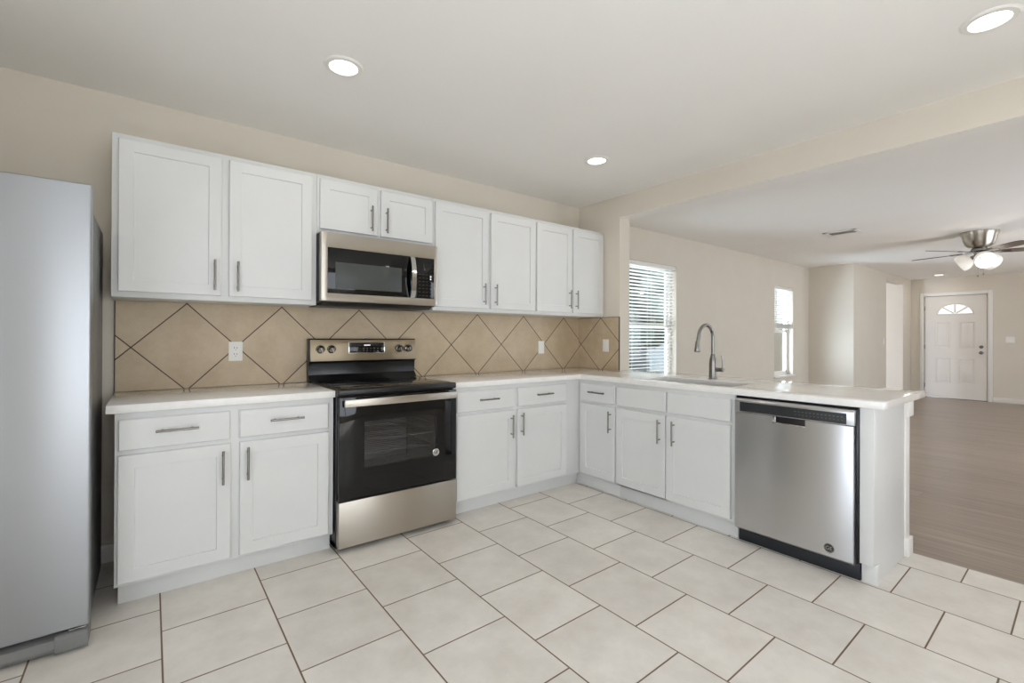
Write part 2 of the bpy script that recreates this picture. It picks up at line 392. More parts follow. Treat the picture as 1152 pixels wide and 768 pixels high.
hd = struct(MB().box(0, STUB, RY, -.519, 2.335, KZ).build('wall_header', [wallm, ceilm], smooth=0))
for pl in hd.data.polygons:
    if pl.normal.z < -.9: pl.material_index = 1        # the underside takes the ceiling's material
WY = -.67
wall_yz('wall_nook', WY, 0, 5.82, 5.97, LZ, [])
wall_xz('wall_entry', 5.97, FX, WY, WY + .12, LZ, [(7.62, 8.78, -.01, 2.33)])
struct(MB().box(8.78, 8.9, WY + .12, 1.3, 0, LZ).build('wall_hall', wallm, smooth=0))
struct(MB().box(5.97, 8.9, 1.3, 1.42, 0, LZ).build('wall_hallend', wallm, smooth=0))
DY0, DY1, DZ = -1.815, -.895, 2.085
wall_yz('wall_front', RY, WY + .12, FX, FX + .15, LZ, [(DY0 - .012, DY1 + .012, -.01, DZ + .012)])
struct(MB().box(-.085, 0, -2.595, -.519, 0, .876).build('wall_knee', wallm, smooth=0))
# baseboards
def bb(name, x0, x1, y0, y1): struct(MB().box(x0, x1, y0, y1, 0, .095, .003).build(name, trimm))
bb('baseboard_left', LX, LX + .014, RY, -3.3)
bb('baseboard_back', LX, -3.56, -.014, 0)
bb('baseboard_living', STUB, 5.82, -.014, 0)
bb('baseboard_nook', 5.806, 5.82, WY, -.014)
bb('baseboard_entry', 5.82, 7.62, WY - .014, WY)
bb('baseboard_entryend', 8.78, FX, WY - .014, WY)
bb('baseboard_front', FX - .014, FX, -5.1, DY0 - .085)
bb('baseboard_hall', 8.766, 8.78, WY + .12, 1.3)
# end post of the knee wall, with its cap and base blocks
pt = MB().box(-.088, -.004, -2.614, -2.592, 0, .876, .002)
pt.box(-.095, .014, -2.628, -2.585, .782, .876, .004).box(-.092, .006, -2.628, -2.585, 0, .10, .004)
struct(pt.build('trim_1', trimm))

# windows: frame, two sashes, panes, sill
def window(n, x0, x1, z0, z1):
    w = bpy.data.objects.new('window_%d' % n, None); COL.objects.link(w); w.location = ((x0 + x1) / 2, .1, z0)
    FR[w.name] = Matrix.Translation(w.location); struct(w)
    f = MB(); t = .035; y0, y1 = .075, .14
    f.box(x0, x0 + t, y0, y1, z0, z1, .003).box(x1 - t, x1, y0, y1, z0, z1, .003).box(x0, x1, y0, y1, z1 - t, z1, .003).box(x0, x1, y0, y1, z0, z0 + t, .003)
    f.build('window_frame', trimm, w)
    zm = (z0 + z1) / 2
    for nm, za, zb, ya in (('upper_sash', zm - .02, z1 - t, .105), ('lower_sash', z0 + t, zm + .02, .082)):
        s = MB(); q = .032; xa, xb = x0 + t, x1 - t
        s.box(xa, xa + q, ya, ya + .024, za, zb, .002).box(xb - q, xb, ya, ya + .024, za, zb, .002).box(xa, xb, ya, ya + .024, za, za + q, .002).box(xa, xb, ya, ya + .024, zb - q, zb, .002)
        so = s.build(nm, trimm, w)
        MB().box(xa + q - .004, xb - q + .004, ya + .009, ya + .014, za + q - .004, zb - q + .004).build('pane', winglass, so, smooth=0)
    MB().box(x0 - .03, x1 + .03, -.03, .075, z0 - .022, z0 + .004, .004).build('window_sill', trimm, w)
for i, h in enumerate(WW): window(i + 1, *h)

# front door in its frame
d = bpy.data.objects.new('door_1', None); COL.objects.link(d); d.location = (FX + .03, (DY0 + DY1) / 2, 0); FR[d.name] = Matrix.Translation(d.location); struct(d)
def front_door():
    xf = FX + .012; yc = (DY0 + DY1) / 2; zb = 1.715; R = .262
    # slab with the half-round light cut out by radial strips
    b = MB(); n = 24
    us = [DY0, yc - R, yc + R, DY1]
    b.box(xf, xf + .044, DY0, DY1, .012, zb); b.box(xf, xf + .044, DY0, yc - R, zb, DZ); b.box(xf, xf + .044, yc + R, DY1, zb, DZ)
    for i in range(n):
        a0, a1 = PI * i / n, PI * (i + 1) / n
        p0 = (yc + R * math.cos(a0), zb + R * .78 * math.sin(a0)); p1 = (yc + R * math.cos(a1), zb + R * .78 * math.sin(a1))
        b.prism([p0, (p0[0], DZ), (p1[0], DZ), p1], 'x', xf, xf + .044)
    # raised panel mouldings
    for ya, yb in ((-1.285, -1.06), (-1.65, -1.425)):
        for za, zc in ((.31, .83), (1.03, 1.56)):
            def ring(y0, y1, z0, z1, w, x0, x1):
                b.box(x0, x1, y0, y1, z0, z0 + w, .003).box(x0, x1, y0, y1, z1 - w, z1, .003).box(x0, x1, y0, y0 + w, z0 + w, z1 - w, .003).box(x0, x1, y1 - w, y1, z0 + w, z1 - w, .003)
            ring(ya, yb, za, zc, .018, xf - .007, xf + .004)
            b.box(xf - .005, xf + .004, ya + .035, yb - .035, za + .035, zc - .035, .004)
    slab = b.build('door_slab', doorm, d)
    # fan light: four panes, spokes and rim
    rim = MB()
    arc = [(yc + (R + .004) * math.cos(PI * i / 40), zb + (R * .78 + .004) * math.sin(PI * i / 40)) for i in range(41)]
    rim.tube([(xf - .002, y, z) for y, z in arc], .012, 8); rim.box(xf - .012, xf + .01, yc - R - .012, yc + R + .012, zb - .012, zb + .012, .003)
    for a in (45, 90, 135):
        c, s_ = math.cos(math.radians(a)), math.sin(math.radians(a))
        rim.tube([(xf + .002, yc + .03 * c, zb + .03 * s_), (xf + .002, yc + R * c, zb + R * .78 * s_)], .014, 8)
    rim.build('fanlight_frame', doorm, slab)
    for k in range(4):
        poly = [(yc, zb)] + [(yc + R * math.cos(PI * (k * 6 + i) / n), zb + R * .78 * math.sin(PI * (k * 6 + i) / n)) for i in range(7)]
        MB().prism(poly, 'x', xf + .018, xf + .024).build('fanlight_pane', frost, slab, smooth=0)
    def knob(z, nm, prof):
        q = Vector((-1, 0, 0)).to_track_quat('Z', 'Y').to_matrix().to_4x4()
        MB().lathe(prof, 24, Matrix.Translation((xf, -1.735, z)) @ q).build(nm, handm, slab)
    knob(.945, 'door_knob', [(0, 0), (.033, 0), (.033, .006), (.013, .01), (.012, .03), (.027, .04), (.03, .052), (.024, .064), (0, .067)])
    knob(1.06, 'deadbolt', [(0, 0), (.033, 0), (.03, .014), (.02, .016), (.016, .026), (0, .027)])
    h = MB()
    for z in (.25, 1.05, 1.85): h.cyl((xf - .004, DY1 + .004, z - .045), (xf - .004, DY1 + .004, z + .045), .006, seg=10)
    h.build('hinge', handm, slab)
front_door()
js = MB()
js.box(FX + .058, FX + .075, DY0 - .013, DY0 + .02, 0, DZ + .013).box(FX + .058, FX + .075, DY1 - .02, DY1 + .013, 0, DZ + .013).box(FX + .058, FX + .075, DY0, DY1, DZ - .02, DZ + .013)
js.build('door_stop', trimm, d)  # strips added behind the slab to block outside light at the gaps
cs = MB(); c0, c1, cz, cw = DY0 - .012, DY1 + .012, DZ + .012, .068
cs.box(FX - .016, FX + .004, c0 - cw, c0, 0, cz + cw, .004).box(FX - .016, FX + .004, c1, c1 + cw, 0, cz + cw, .004).box(FX - .016, FX + .004, c0, c1, cz, cz + cw, .004)
struct(cs.build('trim_2', trimm))
struct(MB().box(FX - .02, FX + .1, c0, c1, 0, .012, .003).build('trim_3', handm))     # threshold

# glazed openings behind the camera, made up to let daylight in
def big_window(n, horizontal, a0, a1, z0, z1, pos, mull):
    w = bpy.data.objects.new('window_%d' % n, None); COL.objects.link(w); struct(w)
    w.location = ((a0 + a1) / 2, pos, z0) if horizontal else (pos, (a0 + a1) / 2, z0); FR[w.name] = Matrix.Translation(w.location)
    f = MB(); t = .05
    def bx(u0, u1, v0, v1):
        if horizontal: f.box(u0, u1, pos - .03, pos + .03, v0, v1, .004)
        else: f.box(pos - .03, pos + .03, u0, u1, v0, v1, .004)
    bx(a0, a0 + t, z0, z1); bx(a1 - t, a1, z0, z1); bx(a0, a1, z1 - t, z1); bx(a0, a1, z0, z0 + t)
    for k in range(1, mull): c = a0 + (a1 - a0) * k / mull; bx(c - .03, c + .03, z0, z1)
    f.build('window_frame', trimm, w)
    g = MB()
    if horizontal: g.box(a0 + .02, a1 - .02, pos - .004, pos + .004, z0 + .02, z1 - .02)
    else: g.box(pos - .004, pos + .004, a0 + .02, a1 - .02, z0 + .02, z1 - .02)
    g.build('pane', winglass, w, smooth=0)
big_window(3, False, *PATIO, LX - .08, 2)
for i, r in enumerate(REAR): big_window(4 + i, True, *r, RY - .08, 2)

# outside
struct(MB().box(-14, 22, .15, 16, -.35, -.12).build('ground', groundm, smooth=0))
nb = thing('neighbour_house', 'grey-blue sided house wall seen dimly through the window blinds', 'house', (9.5, 7.5, -.12))
MB().box(1.5, 12.4, 7.0, 8.0, -.12, 2.75).build('siding_wall', sidingm, nb, smooth=0)
MB().prism([(6.7, 2.62), (7.5, 3.05), (8.3, 2.62), (8.3, 2.72), (7.5, 3.17), (6.7, 2.72)], 'x', 1.3, 12.6).build('roof', roofm, nb, smooth=0)
fn = MB()
for i in range(46):
    x = 9.6 + i * .2; fn.prism([(x, -.12), (x + .192, -.12), (x + .192, 1.72), (x + .096, 1.78), (x, 1.72)], 'y', 3.4, 3.42)
fn.box(9.6, 18.8, 3.42, 3.46, .3, .39).box(9.6, 18.8, 3.42, 3.46, 1.3, 1.39)
tag(fn.build('garden_fence', fencem, smooth=0), 'pale grey board fence seen through the lower pane of the far window', 'fence')
def tree(x, y, h, label, n=18, rr=(.5, .85)):
    t = thing('garden_tree', label, 'tree', (x, y, -.12), group='trees outside the windows')
    MB().tube([(x, y, -.12), (x + .05, y, h * .3), (x - .03, y, h * .6)], [.12, .09, .05], 10).build('trunk', barkm, t)
    cr = MB(); rnd = random.Random(int(x * 10))
    for k in range(n):
        b = bmesh.new(); bmesh.ops.create_icosphere(b, subdivisions=3, radius=rnd.uniform(*rr))
        for v in b.verts: v.co *= 1 + .16 * math.sin(9 * v.co.x + k) * math.sin(8 * v.co.y) + .1 * math.sin(17 * v.co.z + 2 * k)
        cr.merge(b, Matrix.Translation((x + rnd.uniform(-1.0, 1.0), y + rnd.uniform(-.6, .6), h * .6 + rnd.uniform(-.8, 1.1))))
    cr.build('crown', leafm, t, smooth=180)
tree(5.4, 4.5, 3.7, 'dark leafy tree behind the blind of the nearer window, at its left')
tree(9.5, 5.3, 3.9, 'dark leafy tree behind the blind of the nearer window, at its right')
tree(16.5, 5.6, 2.6, 'leafy tree outside the far window near the room corner')

# ------------------------------------------------------------------ kitchen cabinets
def bar_handle(mb, p, vertical, L=.165, out=.032, r=.0058):
    """bar pull in cabinet-local space (front faces -y); p = centre on the front"""
    u, d_, z = p
    a = Vector((0, 0, 1)) if vertical else Vector((1, 0, 0)); c = Vector((u, d_ - out, z))
    mb.cyl(c - a * L / 2, c + a * L / 2, r, seg=14, bev=.001)
    for s_ in (-1, 1):
        q = c + a * s_ * (L / 2 - .026); mb.cyl(q, (q.x, d_ + .0005, q.z), .0048, seg=10)
def cabinet(name, label, loc, rotz, w, depth, z0, z1, doors=(), drawers=(), kick=0, kick_in=.058, group=None, cat='cabinet', hole=None, kick_ends=(0, 0)):
    """local frame: u right along the face, y into the cabinet, face frame at y=0"""
    t = thing(name, label, cat, loc, rotz, group or {'base_cabinet': 'white base cabinets', 'wall_cabinet': 'white wall cabinets'}.get(name))
    c = MB()
    if hole is None: c.box(0, w, 0, depth, z0, z1, .0015)
    else:                                          # open-topped carcass for the sink
        c.box(0, w, 0, .02, z0, z1, .0015).box(0, .018, .02, depth, z0, z1).box(w - .018, w, .02, depth, z0, z1).box(0, w, depth - .012, depth, z0, z1).box(0, w, 0, depth, z0, z0 + .018)
    c.build('carcass', cabm, t, local=True)
    if kick: MB().box(kick_ends[0], w - kick_ends[1], kick_in, depth - .01, 0, z0 + .002, .001).build('toe_kick', cabm, t, local=True)
    for (u0, u1, a, b, h) in drawers:
        dr = MB().shaker(u0, u1, a, b, -.02, -.0005, frame=0, bev=.005).build('drawer', cabm, t, local=True)
        if h:
            hm = MB(); bar_handle(hm, ((u0 + u1) / 2 if h is True else h, -.02, (a + b) / 2 + .008), False); hm.build('handle', handm, dr, local=True, label='brushed nickel bar handle')
    for (u0, u1, a, b, hu, hz) in doors:
        fr = .058 if u1 - u0 > .2 else .045
        do = MB().shaker(u0, u1, a, b, -.02, -.0005, frame=fr).build('door', cabm, t, local=True)
        hm = MB(); bar_handle(hm, (hu, -.02, hz), True); hm.build('handle', handm, do, local=True, label='brushed nickel bar handle')
    return t
BF, UF = -.615, -.325              # face-frame planes of base and upper cabinets
DZ0, DZ1, WZ0, WZ1 = .116, .686, .707, .847
# base cabinets
x0 = -3.558
cabinet('base_cabinet', 'white base cabinet between the fridge and the range, two drawers over two doors', (x0, BF, 0), 0, .946, .608, .1, .876,
        doors=[(-3.546 - x0, -3.115 - x0, DZ0, DZ1, -3.15 - x0, .575), (-3.076 - x0, -2.641 - x0, DZ0, DZ1, -3.042 - x0, .580)],
        drawers=[(-3.546 - x0, -3.117 - x0, WZ0, WZ1, True), (-3.078 - x0, -2.642 - x0, WZ0, WZ1, True)], kick=1, kick_ends=(.012, 0), group=None)
x0 = -1.838
cabinet('base_cabinet', 'white two-drawer, two-door base cabinet right of the range, reaching the corner', (x0, BF, 0), 0, 1.218, .608, .1, .876,
        doors=[(-1.811 - x0, -1.316 - x0, DZ0, DZ1, -1.355 - x0, .572), (-1.290 - x0, -.786 - x0, DZ0, DZ1, -1.2585 - x0, .580)],
        drawers=[(-1.811 - x0, -1.317 - x0, WZ0, WZ1, -1.563 - x0), (-1.285 - x0, -.787 - x0, WZ0, WZ1, -1.042 - x0)], kick=1, kick_ends=(0, -.0295))
PF = -.625                          # peninsula face plane (x)
R90 = -PI / 2
y0 = -.6152
cabinet('base_cabinet', 'narrow white corner base cabinet with one drawer and one door, left of the sink doors', (PF, y0, 0), R90, .397, .535, .1, .876,
        doors=[(.648 + y0, 1.004 + y0, DZ0, DZ1, .968 + y0, .574)], drawers=[(.647 + y0, 1.005 + y0, WZ0, WZ1, .84 + y0)], kick=1, kick_in=.036, kick_ends=(-.0575, 0))
y0 = -1.0125
cabinet('sink_cabinet', 'white sink base cabinet with two doors under two plain false fronts', (PF, y0, 0), R90, .9085, .535, .1, .876,
        doors=[(1.018 + y0, 1.443 + y0, DZ0, DZ1, 1.404 + y0, .573), (1.451 + y0, 1.898 + y0, DZ0, DZ1, 1.515 + y0, .577)],
        drawers=[(1.019 + y0, 1.4465 + y0, WZ0, WZ1, False), (1.4555 + y0, 1.9 + y0, WZ0, WZ1, False)], kick=1, kick_in=.036, hole=True)
ep = thing('end_panel', 'white end panel closing the peninsula right of the dishwasher', 'panel', (-.35, -2.58, 0))
MB().grid([PF, -.590, -.0885], [0, .1, .876], lambda u, v: not (u < -.59 and v < .1), 'y', -2.607, -2.549, .0012).build('panel', cabm, ep)
MB().box(-.598, -.5905, -2.614, -2.5505, 0, .098, .0015).box(-.5905, -.562, -2.614, -2.6072, 0, .098, .001).build('plinth', cabm, ep)
# upper cabinets
UB, UT, HZ = 1.412, 2.218, 1.549
def upper(label, xa, xb, zb, doors, hz):
    cabinet('wall_cabinet', label, (xa, UF, 0), 0, xb - xa, .322, zb, UT,
            doors=[(a - xa, b - xa, zb + .028, 2.192, h - xa, hz) for a, b, h in doors], group=None)
upper('white two-door wall cabinet at the left end, above the left backsplash and beside the fridge', -3.588, -2.631, UB, [(-3.562, -3.130, -3.162), (-3.094, -2.660, -3.054)], HZ)
upper('short white two-door wall cabinet above the microwave', -2.629, -1.834, 1.857, [(-2.616, -2.250, -2.2955), (-2.226, -1.843, -2.1925)], 1.988)
upper('white two-door wall cabinet just right of the microwave', -1.832, -.865, UB, [(-1.820, -1.354, -1.4025), (-1.329, -.873, -1.2935)], HZ)
upper('white two-door wall cabinet at the right end, against the return wall', -.863, -.004, UB, [(-.856, -.441, -.479), (-.424, -.022, -.3945)], HZ + .008)

# countertops
cl = MB().box(-3.588, -2.608, -.641, -.002, .8765, .914, .003)
tag(cl.build('countertop', quartz), 'short white quartz countertop left of the range', 'countertop')
SX0, SX1, SY0, SY1 = -.555, -.225, -1.86, -1.17
us = [-1.839, -.641, SX0, SX1, 0.0, .172]; vs = [-2.648, SY0, SY1, -.641, -.521, -.002]
def solid(u, v):
    if SX0 < u < SX1 and SY0 < v < SY1: return False
    if u < -.641: return v > -.641
    if u > 0: return v < -.521
    return True
cr = MB().grid(us, vs, solid, 'z', .8765, .914, .003)
tag(cr.build('countertop', quartz), 'long L-shaped white quartz countertop running over the peninsula with the sink', 'countertop')

# backsplash tiles
b1 = MB().box(-3.586, 0, -.012, -.0005, .9145, 1.4115).build('tile_backsplash', splash_b, smooth=0)
tag(b1, 'tan diagonal-tile backsplash along the wall behind the range', 'backsplash')
edgem = mat('dark_edge', srgb(60, 44, 35), .8)  # thin dark strip along the tile edges
MB().box(-3.590, -3.586, -.0125, -.0005, .9145, 1.4115).build('edge_line', edgem, b1, label='dark edge line')
b2 = MB().box(-.012, -.0005, -.523, -.0125, .9145, 1.408).build('tile_backsplash', splash_r, smooth=0)
tag(b2, 'narrow tan diagonal-tile backsplash on the return wall beside the window', 'backsplash')
MB().box(-.0125, -.0005, -.527, -.523, .9145, 1.412).box(-.0125, -.0005, -.527, -.0125, 1.408, 1.412).build('edge_line', edgem, b2, label='dark edge line')

# ------------------------------------------------------------------ wall plates
def plate(name, label, cat, pos, facing, w=.074, h=.118, kind='outlet'):
    """facing: rotation of the -y-facing plate about z"""
    t = thing(name, label, cat, pos, facing, 'light switches on the walls' if name == 'light_switch' else None)
    MB().box(-w / 2, w / 2, -.006, 0, -h / 2, h / 2, .002).build('cover_plate', plastic, t, local=True)
    if kind == 'outlet':
        for s_ in (-1, 1):
            f = MB(); z = s_ * .0195
            f.lathe([(0, 0), (.0165, 0), (.0165, .004), (0, .004)], 24, Matrix.Translation((0, -.004, z)) @ Matrix.Rotation(PI / 2, 4, 'X'))
            rc = f.build('receptacle', plastic, t, local=True)
            MB().box(-.0085, -.0055, -.0088, -.0075, z - .001, z + .008).box(.0055, .0085, -.0088, -.0075, z - .001, z + .007).box(-.002, .002, -.0088, -.0075, z - .011, z - .007).build('slots', slotm, rc, local=True, smooth=0)
    else:
        n = 2 if w > .1 else 1
        for k in range(n):
            c = (k - (n - 1) / 2) * .046
            MB().prism([(-.0065, -.034), (-.010, -.033), (-.0065, 0), (-.0075, .033), (-.0065, .034), (-.005, .034), (-.005, -.034)], 'x', c - .0165, c + .0165).build('rocker', plastic, t, local=True)
    return t
plate('wall_outlet', 'white duplex outlet on the backsplash left of the range', 'outlet', (-3.02, -.0122, 1.126), 0)
plate('light_switch', 'white rocker switch on the backsplash under the rightmost wall cabinet', 'switch', (-.519, -.0122, 1.124), 0, kind='switch')
plate('light_switch', 'white rocker switch on the return-wall backsplash beside the window', 'switch', (-.0122, -.37, 1.143), R90, kind='switch')
plate('light_switch', 'small white switch on the wall near the hall opening', 'switch', (7.45, WY - .0002, 1.16), 0, kind='switch')
plate('light_switch', 'wide white double switch plate right of the front door', 'switch', (FX - .0002, -2.125, 1.204), R90, w=.118, kind='switch')

# ------------------------------------------------------------------ refrigerator
fr = thing('refrigerator', 'tall stainless steel refrigerator standing at the left edge of the kitchen', 'refrigerator', (-4.07, -.45, 0))
FXR, FXL, FY = -3.619, -4.52, -.865
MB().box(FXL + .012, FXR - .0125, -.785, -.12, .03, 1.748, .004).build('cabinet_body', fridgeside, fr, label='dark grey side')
for xa, xb, nm in ((-4.118, FXR, 'r'), (FXL, -4.124, 'l')):
    dd = MB().box(xa, xb, FY, -.795, .088, 1.815, .006, 3).build('door', fridgem, fr)
    hx = -4.075 if nm == 'r' else -4.167
    hm = MB().tube([(hx, FY + .001, .62), (hx, FY - .05, .66), (hx, FY - .05, 1.55), (hx, FY + .001, 1.59)], .012, 12); hm.build('handle', handm, dd)
MB().box(FXL + .012, FXR - .014, -.795, -.785, .06, 1.748).build('door_gasket', darkm, fr)
MB().prism([(-.865, .062), (-.83, .072), (-.78, .072), (-.78, .012), (-.855, .012), (-.868, .03)], 'x', FXL + .01, -3.7165).build('kick_grille', fridgeside, fr)
ft = MB().prism([(-.868, .008), (-.878, .02), (-.878, .066), (-.868, .076), (-.76, .076), (-.76, .008)], 'x', -3.716, FXR - .003, .002)
ft.build('hinge_cover', fridgeside, fr)
hp = MB().cyl((-3.642, -.83, .07), (-3.642, -.83, .092), .011, seg=14).box(-3.68, -3.628, -.85, -.80, .07, .08, .002); hp.build('hinge_pin', handm, fr)
for x in (FXL + .06, FXR - .08):
    for y in (-.72, -.18): MB().cyl((x, y, 0), (x, y, .04), .022, seg=16).build('foot', darkm, fr)
MB().box(-3.74, -3.65, -.84, -.7, 1.748, 1.772, .006).build('hinge_cover', darkm, fr)

# ------------------------------------------------------------------ range
RX0, RX1 = -2.604, -1.844
rg = thing('range', 'freestanding stainless and black electric range with a smooth glass cooktop', 'stove', ((RX0 + RX1) / 2, -.35, 0))
body = MB()
body.box(RX0, RX0 + .02, -.64, -.02, .02, .885, .002).box(RX1 - .02, RX1, -.64, -.02, .02, .885, .002).box(RX0, RX1, -.05, -.02, .02, .885).box(RX0, RX1, -.64, -.02, .02, .05)
body.box(RX0 + .02, RX1 - .02, -.64, -.05, .76, .885).box(RX0 + .02, RX1 - .02, -.64, -.05, .24, .36)
body.box(RX0 + .02, RX0 + .10, -.64, -.05, .36, .76).box(RX1 - .10, RX1 - .02, -.64, -.05, .36, .76).box(RX0 + .10, RX1 - .10, -.16, -.05, .36, .76)
body.build('body', blackm, rg)
ct = MB().box(RX0 - .001, RX1 + .001, -.682, -.035, .884, .921, .008, 3).build('cooktop', blackm, rg)
MB().box(RX0 + .03, RX1 - .03, -.655, -.1, .9195, .9235, .0015).build('glass_top', blackgl, ct)
burn = mat('burner_ring', srgb(52, 52, 54), .2)
for bx_, by_, br_ in ((-2.42, -.25, .085), (-2.03, -.25, .105), (-2.42, -.5, .105), (-2.03, -.5, .085)):
    MB().lathe([(br_ - .004, .9236), (br_ - .004, .9239), (br_, .9239), (br_, .9236)], 40, Matrix.Translation((bx_, by_, 0))).build('burner_mark', burn, ct)
bgd = MB().prism([(-.02, .915), (-.02, 1.203), (-.06, 1.205), (-.068, 1.198), (-.082, 1.05), (-.060, 1.04), (-.056, .96), (-.10, .915)], 'x', RX0 - .004, RX1 + .004, .003).build('backguard', blackm, rg)
# control fascia (tilted stainless plate)
sl = (.082 - .068) / (1.198 - 1.05)
def fy(z): return -.0685 - (1.198 - z) * sl
pn = MB().prism([(fy(1.197) - .003, 1.197), (fy(1.053) - .003, 1.053), (fy(1.053) + .004, 1.053), (fy(1.197) + .004, 1.197)], 'x', RX0 + .004, RX1 + .001, .0012).build('control_panel', panelm, bgd, label='stainless control panel')
ds = MB().prism([(fy(1.178) - .006, 1.178), (fy(1.106) - .006, 1.106), (fy(1.106), 1.106), (fy(1.178), 1.178)], 'x', -2.343, -2.093, .001); ds.build('display', blackgl, bgd, label='black display')
dm = MB()
dm.prism([(fy(1.181) - .0045, 1.181), (fy(1.103) - .0045, 1.103), (fy(1.103), 1.103), (fy(1.181), 1.181)], 'x', -2.349, -2.087, .0008); dm.build('display_bezel', chrome, bgd)
for kx in (-2.536, -2.464, -1.973, -1.901):
    z = 1.131; q = Vector((0, -1, -sl)).normalized().to_track_quat('Z', 'Y').to_matrix().to_4x4()
    Mx = Matrix.Translation((kx, fy(z) - .002, z)) @ q
    kb = MB().lathe([(0, 0), (.0265, 0), (.0265, .005), (.021, .009), (.019, .026), (.016, .029), (0, .029)], 28, Mx).build('knob', handm, bgd)
    g = bmesh.new(); bmesh.ops.create_cube(g, size=1)
    for v in g.verts: v.co = Vector((v.co.x * .007, v.co.y * .034, .031 + v.co.z * .012))
    gm = MB(); gm.merge(g, Mx @ Matrix.Rotation(.4, 4, 'Z')); gm.build('grip', chrome, kb)
    MB().lathe([(.0268, .0005), (.0305, .0005), (.0305, .002), (.0268, .002)], 28, Mx).build('dial_ring', slotm, kb)
dig = emit('display_digits', (.9, .95, 1, 1), .7)
markm = mat('printed_marks', srgb(96, 96, 96), .5)
mk = MB().box(-2.240, -2.195, fy(1.16) - .0068, fy(1.16) - .0062, 1.156, 1.162); mk.build('digits', dig, bgd, smooth=0)
mk = MB()
for r_ in range(2):
    for c_ in range(9): mk.box(-2.328 + c_ * .026, -2.318 + c_ * .026, fy(1.12) - .0066, fy(1.12) - .0062, 1.117 + r_ * .016, 1.121 + r_ * .016)
mk.build('button_marks', markm, bgd, smooth=0)
MB().box(-2.245, -2.19, -.064, -.045, 1.2035, 1.2075, .001).build('top_badge', chrome, bgd)
# oven door with window
dr_ = MB(); D0, D1 = -.688, -.645
wu0, wu1, wz0, wz1 = -2.458, -1.988, .465, .731
dr_.grid([RX0 + .004, wu0, wu1, RX1 - .004], [.297, wz0, wz1, .876], lambda u, v: not (wu0 < u < wu1 and wz0 < v < wz1), 'y', D0, D1, .0015)
od = dr_.build('oven_door', blackgl, rg)
MB().box(wu0 - .001, wu1 + .001, D0 + .002, D0 + .006, wz0 - .001, wz1 + .001).build('oven_window', ovenglass, od, smooth=0)
hm = MB().box(-2.586, -1.868, -.738, -.722, .827, .868, .003)
for x in (-2.565, -1.89): hm.box(x - .012, x + .012, -.722, -.686, .836, .859, .002)
hm.build('handle', steelh, od, label='flat brushed steel handle')
bd = MB().lathe([(0, 0), (.0235, 0), (.0235, .002), (.0205, .003), (.0195, .0022), (0, .0022)], 32, Matrix.Translation((-1.997, D0, .488)) @ Matrix.Rotation(PI / 2, 4, 'X')).build('badge', chrome, od, label='round silver badge')
MB().text('GE', .024, .0004, Matrix.Translation((-1.997, D0 - .0026, .488)) @ Matrix.Rotation(PI / 2, 4, 'X')).build('monogram', darkm, bd, smooth=0)
rk = MB()
for z in (.52, .60, .655):
    for k in range(9): rk.cyl((-2.49, -.60 + k * .05, z), (-1.96, -.60 + k * .05, z), .0028, seg=6)
    for x in (-2.49, -1.96): rk.cyl((x, -.6, z), (x, -.2, z), .003, seg=6)
rk.build('oven_rack', chrome, rg)
cavm = mat('oven_cavity', srgb(150, 150, 156), .5)
cv = MB().box(wu0 - .03, wu1 + .03, -.17, -.164, .37, .75).box(wu0 - .03, wu1 + .03, -.63, -.17, .362, .368); cv.build('oven_liner', cavm, rg, smooth=0)
sd = MB().box(RX0 + .002, RX1 - .002, -.69, -.64, .032, .290, .004).build('storage_drawer', steelh, rg, label='stainless storage drawer')
for x in (RX0 + .05, RX1 - .05):
    for y in (-.58, -.1): MB().cyl((x, y, 0), (x, y, .03), .018, seg=14).build('foot', darkm, rg)

# ------------------------------------------------------------------ microwave
MX0, MX1, MZ0, MZ1, MY = -2.626, -1.840, 1.431, 1.855, -.412
mw = thing('microwave', 'stainless over-the-range microwave mounted under the short wall cabinet', 'microwave', ((MX0 + MX1) / 2, -.2, MZ0))
MB().box(MX0, MX1, -.37, -.014, MZ0, MZ1 - .001, .003).build('body', blackm, mw)
MB().prism([(-.37, MZ0 - .0), (-.33, MZ0 - .018), (-.06, MZ0 - .018), (-.03, MZ0)], 'x', MX0 + .02, MX1 - .02).build('vent_underside', darkm, mw)
ff_ = MB().grid([MX0, -2.588, -2.0425, -1.997, -1.8645, MX1], [MZ0 + .006, 1.484, 1.763, MZ1], lambda u, v: not ((-2.588 < u < -2.0425 or -1.997 < u < -1.8645 or -2.0425 < u < -1.997) and 1.484 < v < 1.763), 'y', MY, -.37, .003)
face = ff_.build('front_frame', steelh, mw, label='stainless front frame')
MB().box(-2.5885, -2.0, MY + .003, -.372, 1.4835, 1.7635, .001).build('door_glass', blackgl, mw)
MB().box(-2.541, -2.107, MY + .0015, MY + .004, 1.517, 1.677, .0005).build('window', mwglass, mw, label='grey mesh window')
cp = MB().box(-1.9995, -1.864, MY + .002, -.372, 1.4835, 1.7635, .001).build('control_panel', blackgl, mw)
kpm = mat('faint_marks', srgb(90, 90, 90), .5)
for r_ in range(7):
    kp = MB()
    for c_ in range(4): kp.box(-1.982 + c_ * .027, -1.968 + c_ * .027, MY + .0012, MY + .0022, 1.503 + r_ * .024, 1.5055 + r_ * .024)
    kp.build('button_row', kpm, cp, smooth=0)
MB().box(-1.945, -1.885, MY + .0012, MY + .0022, 1.70, 1.725).build('clock_window', mat('lcd_dark', srgb(24, 28, 30), .2), cp, smooth=0)
MB().box(-1.897, -1.888, MY + .0010, MY + .0020, 1.632, 1.641).box(-1.897, -1.888, MY + .0010, MY + .0020, 1.615, 1.624).build('lit_marks', dig, cp, smooth=0)
hb = MB(); pts = []
for i in range(17):
    t = i / 16; z = 1.482 + .28 * t; pts.append((MY + .002 - .032 * math.sin(PI * t) ** .6, z))
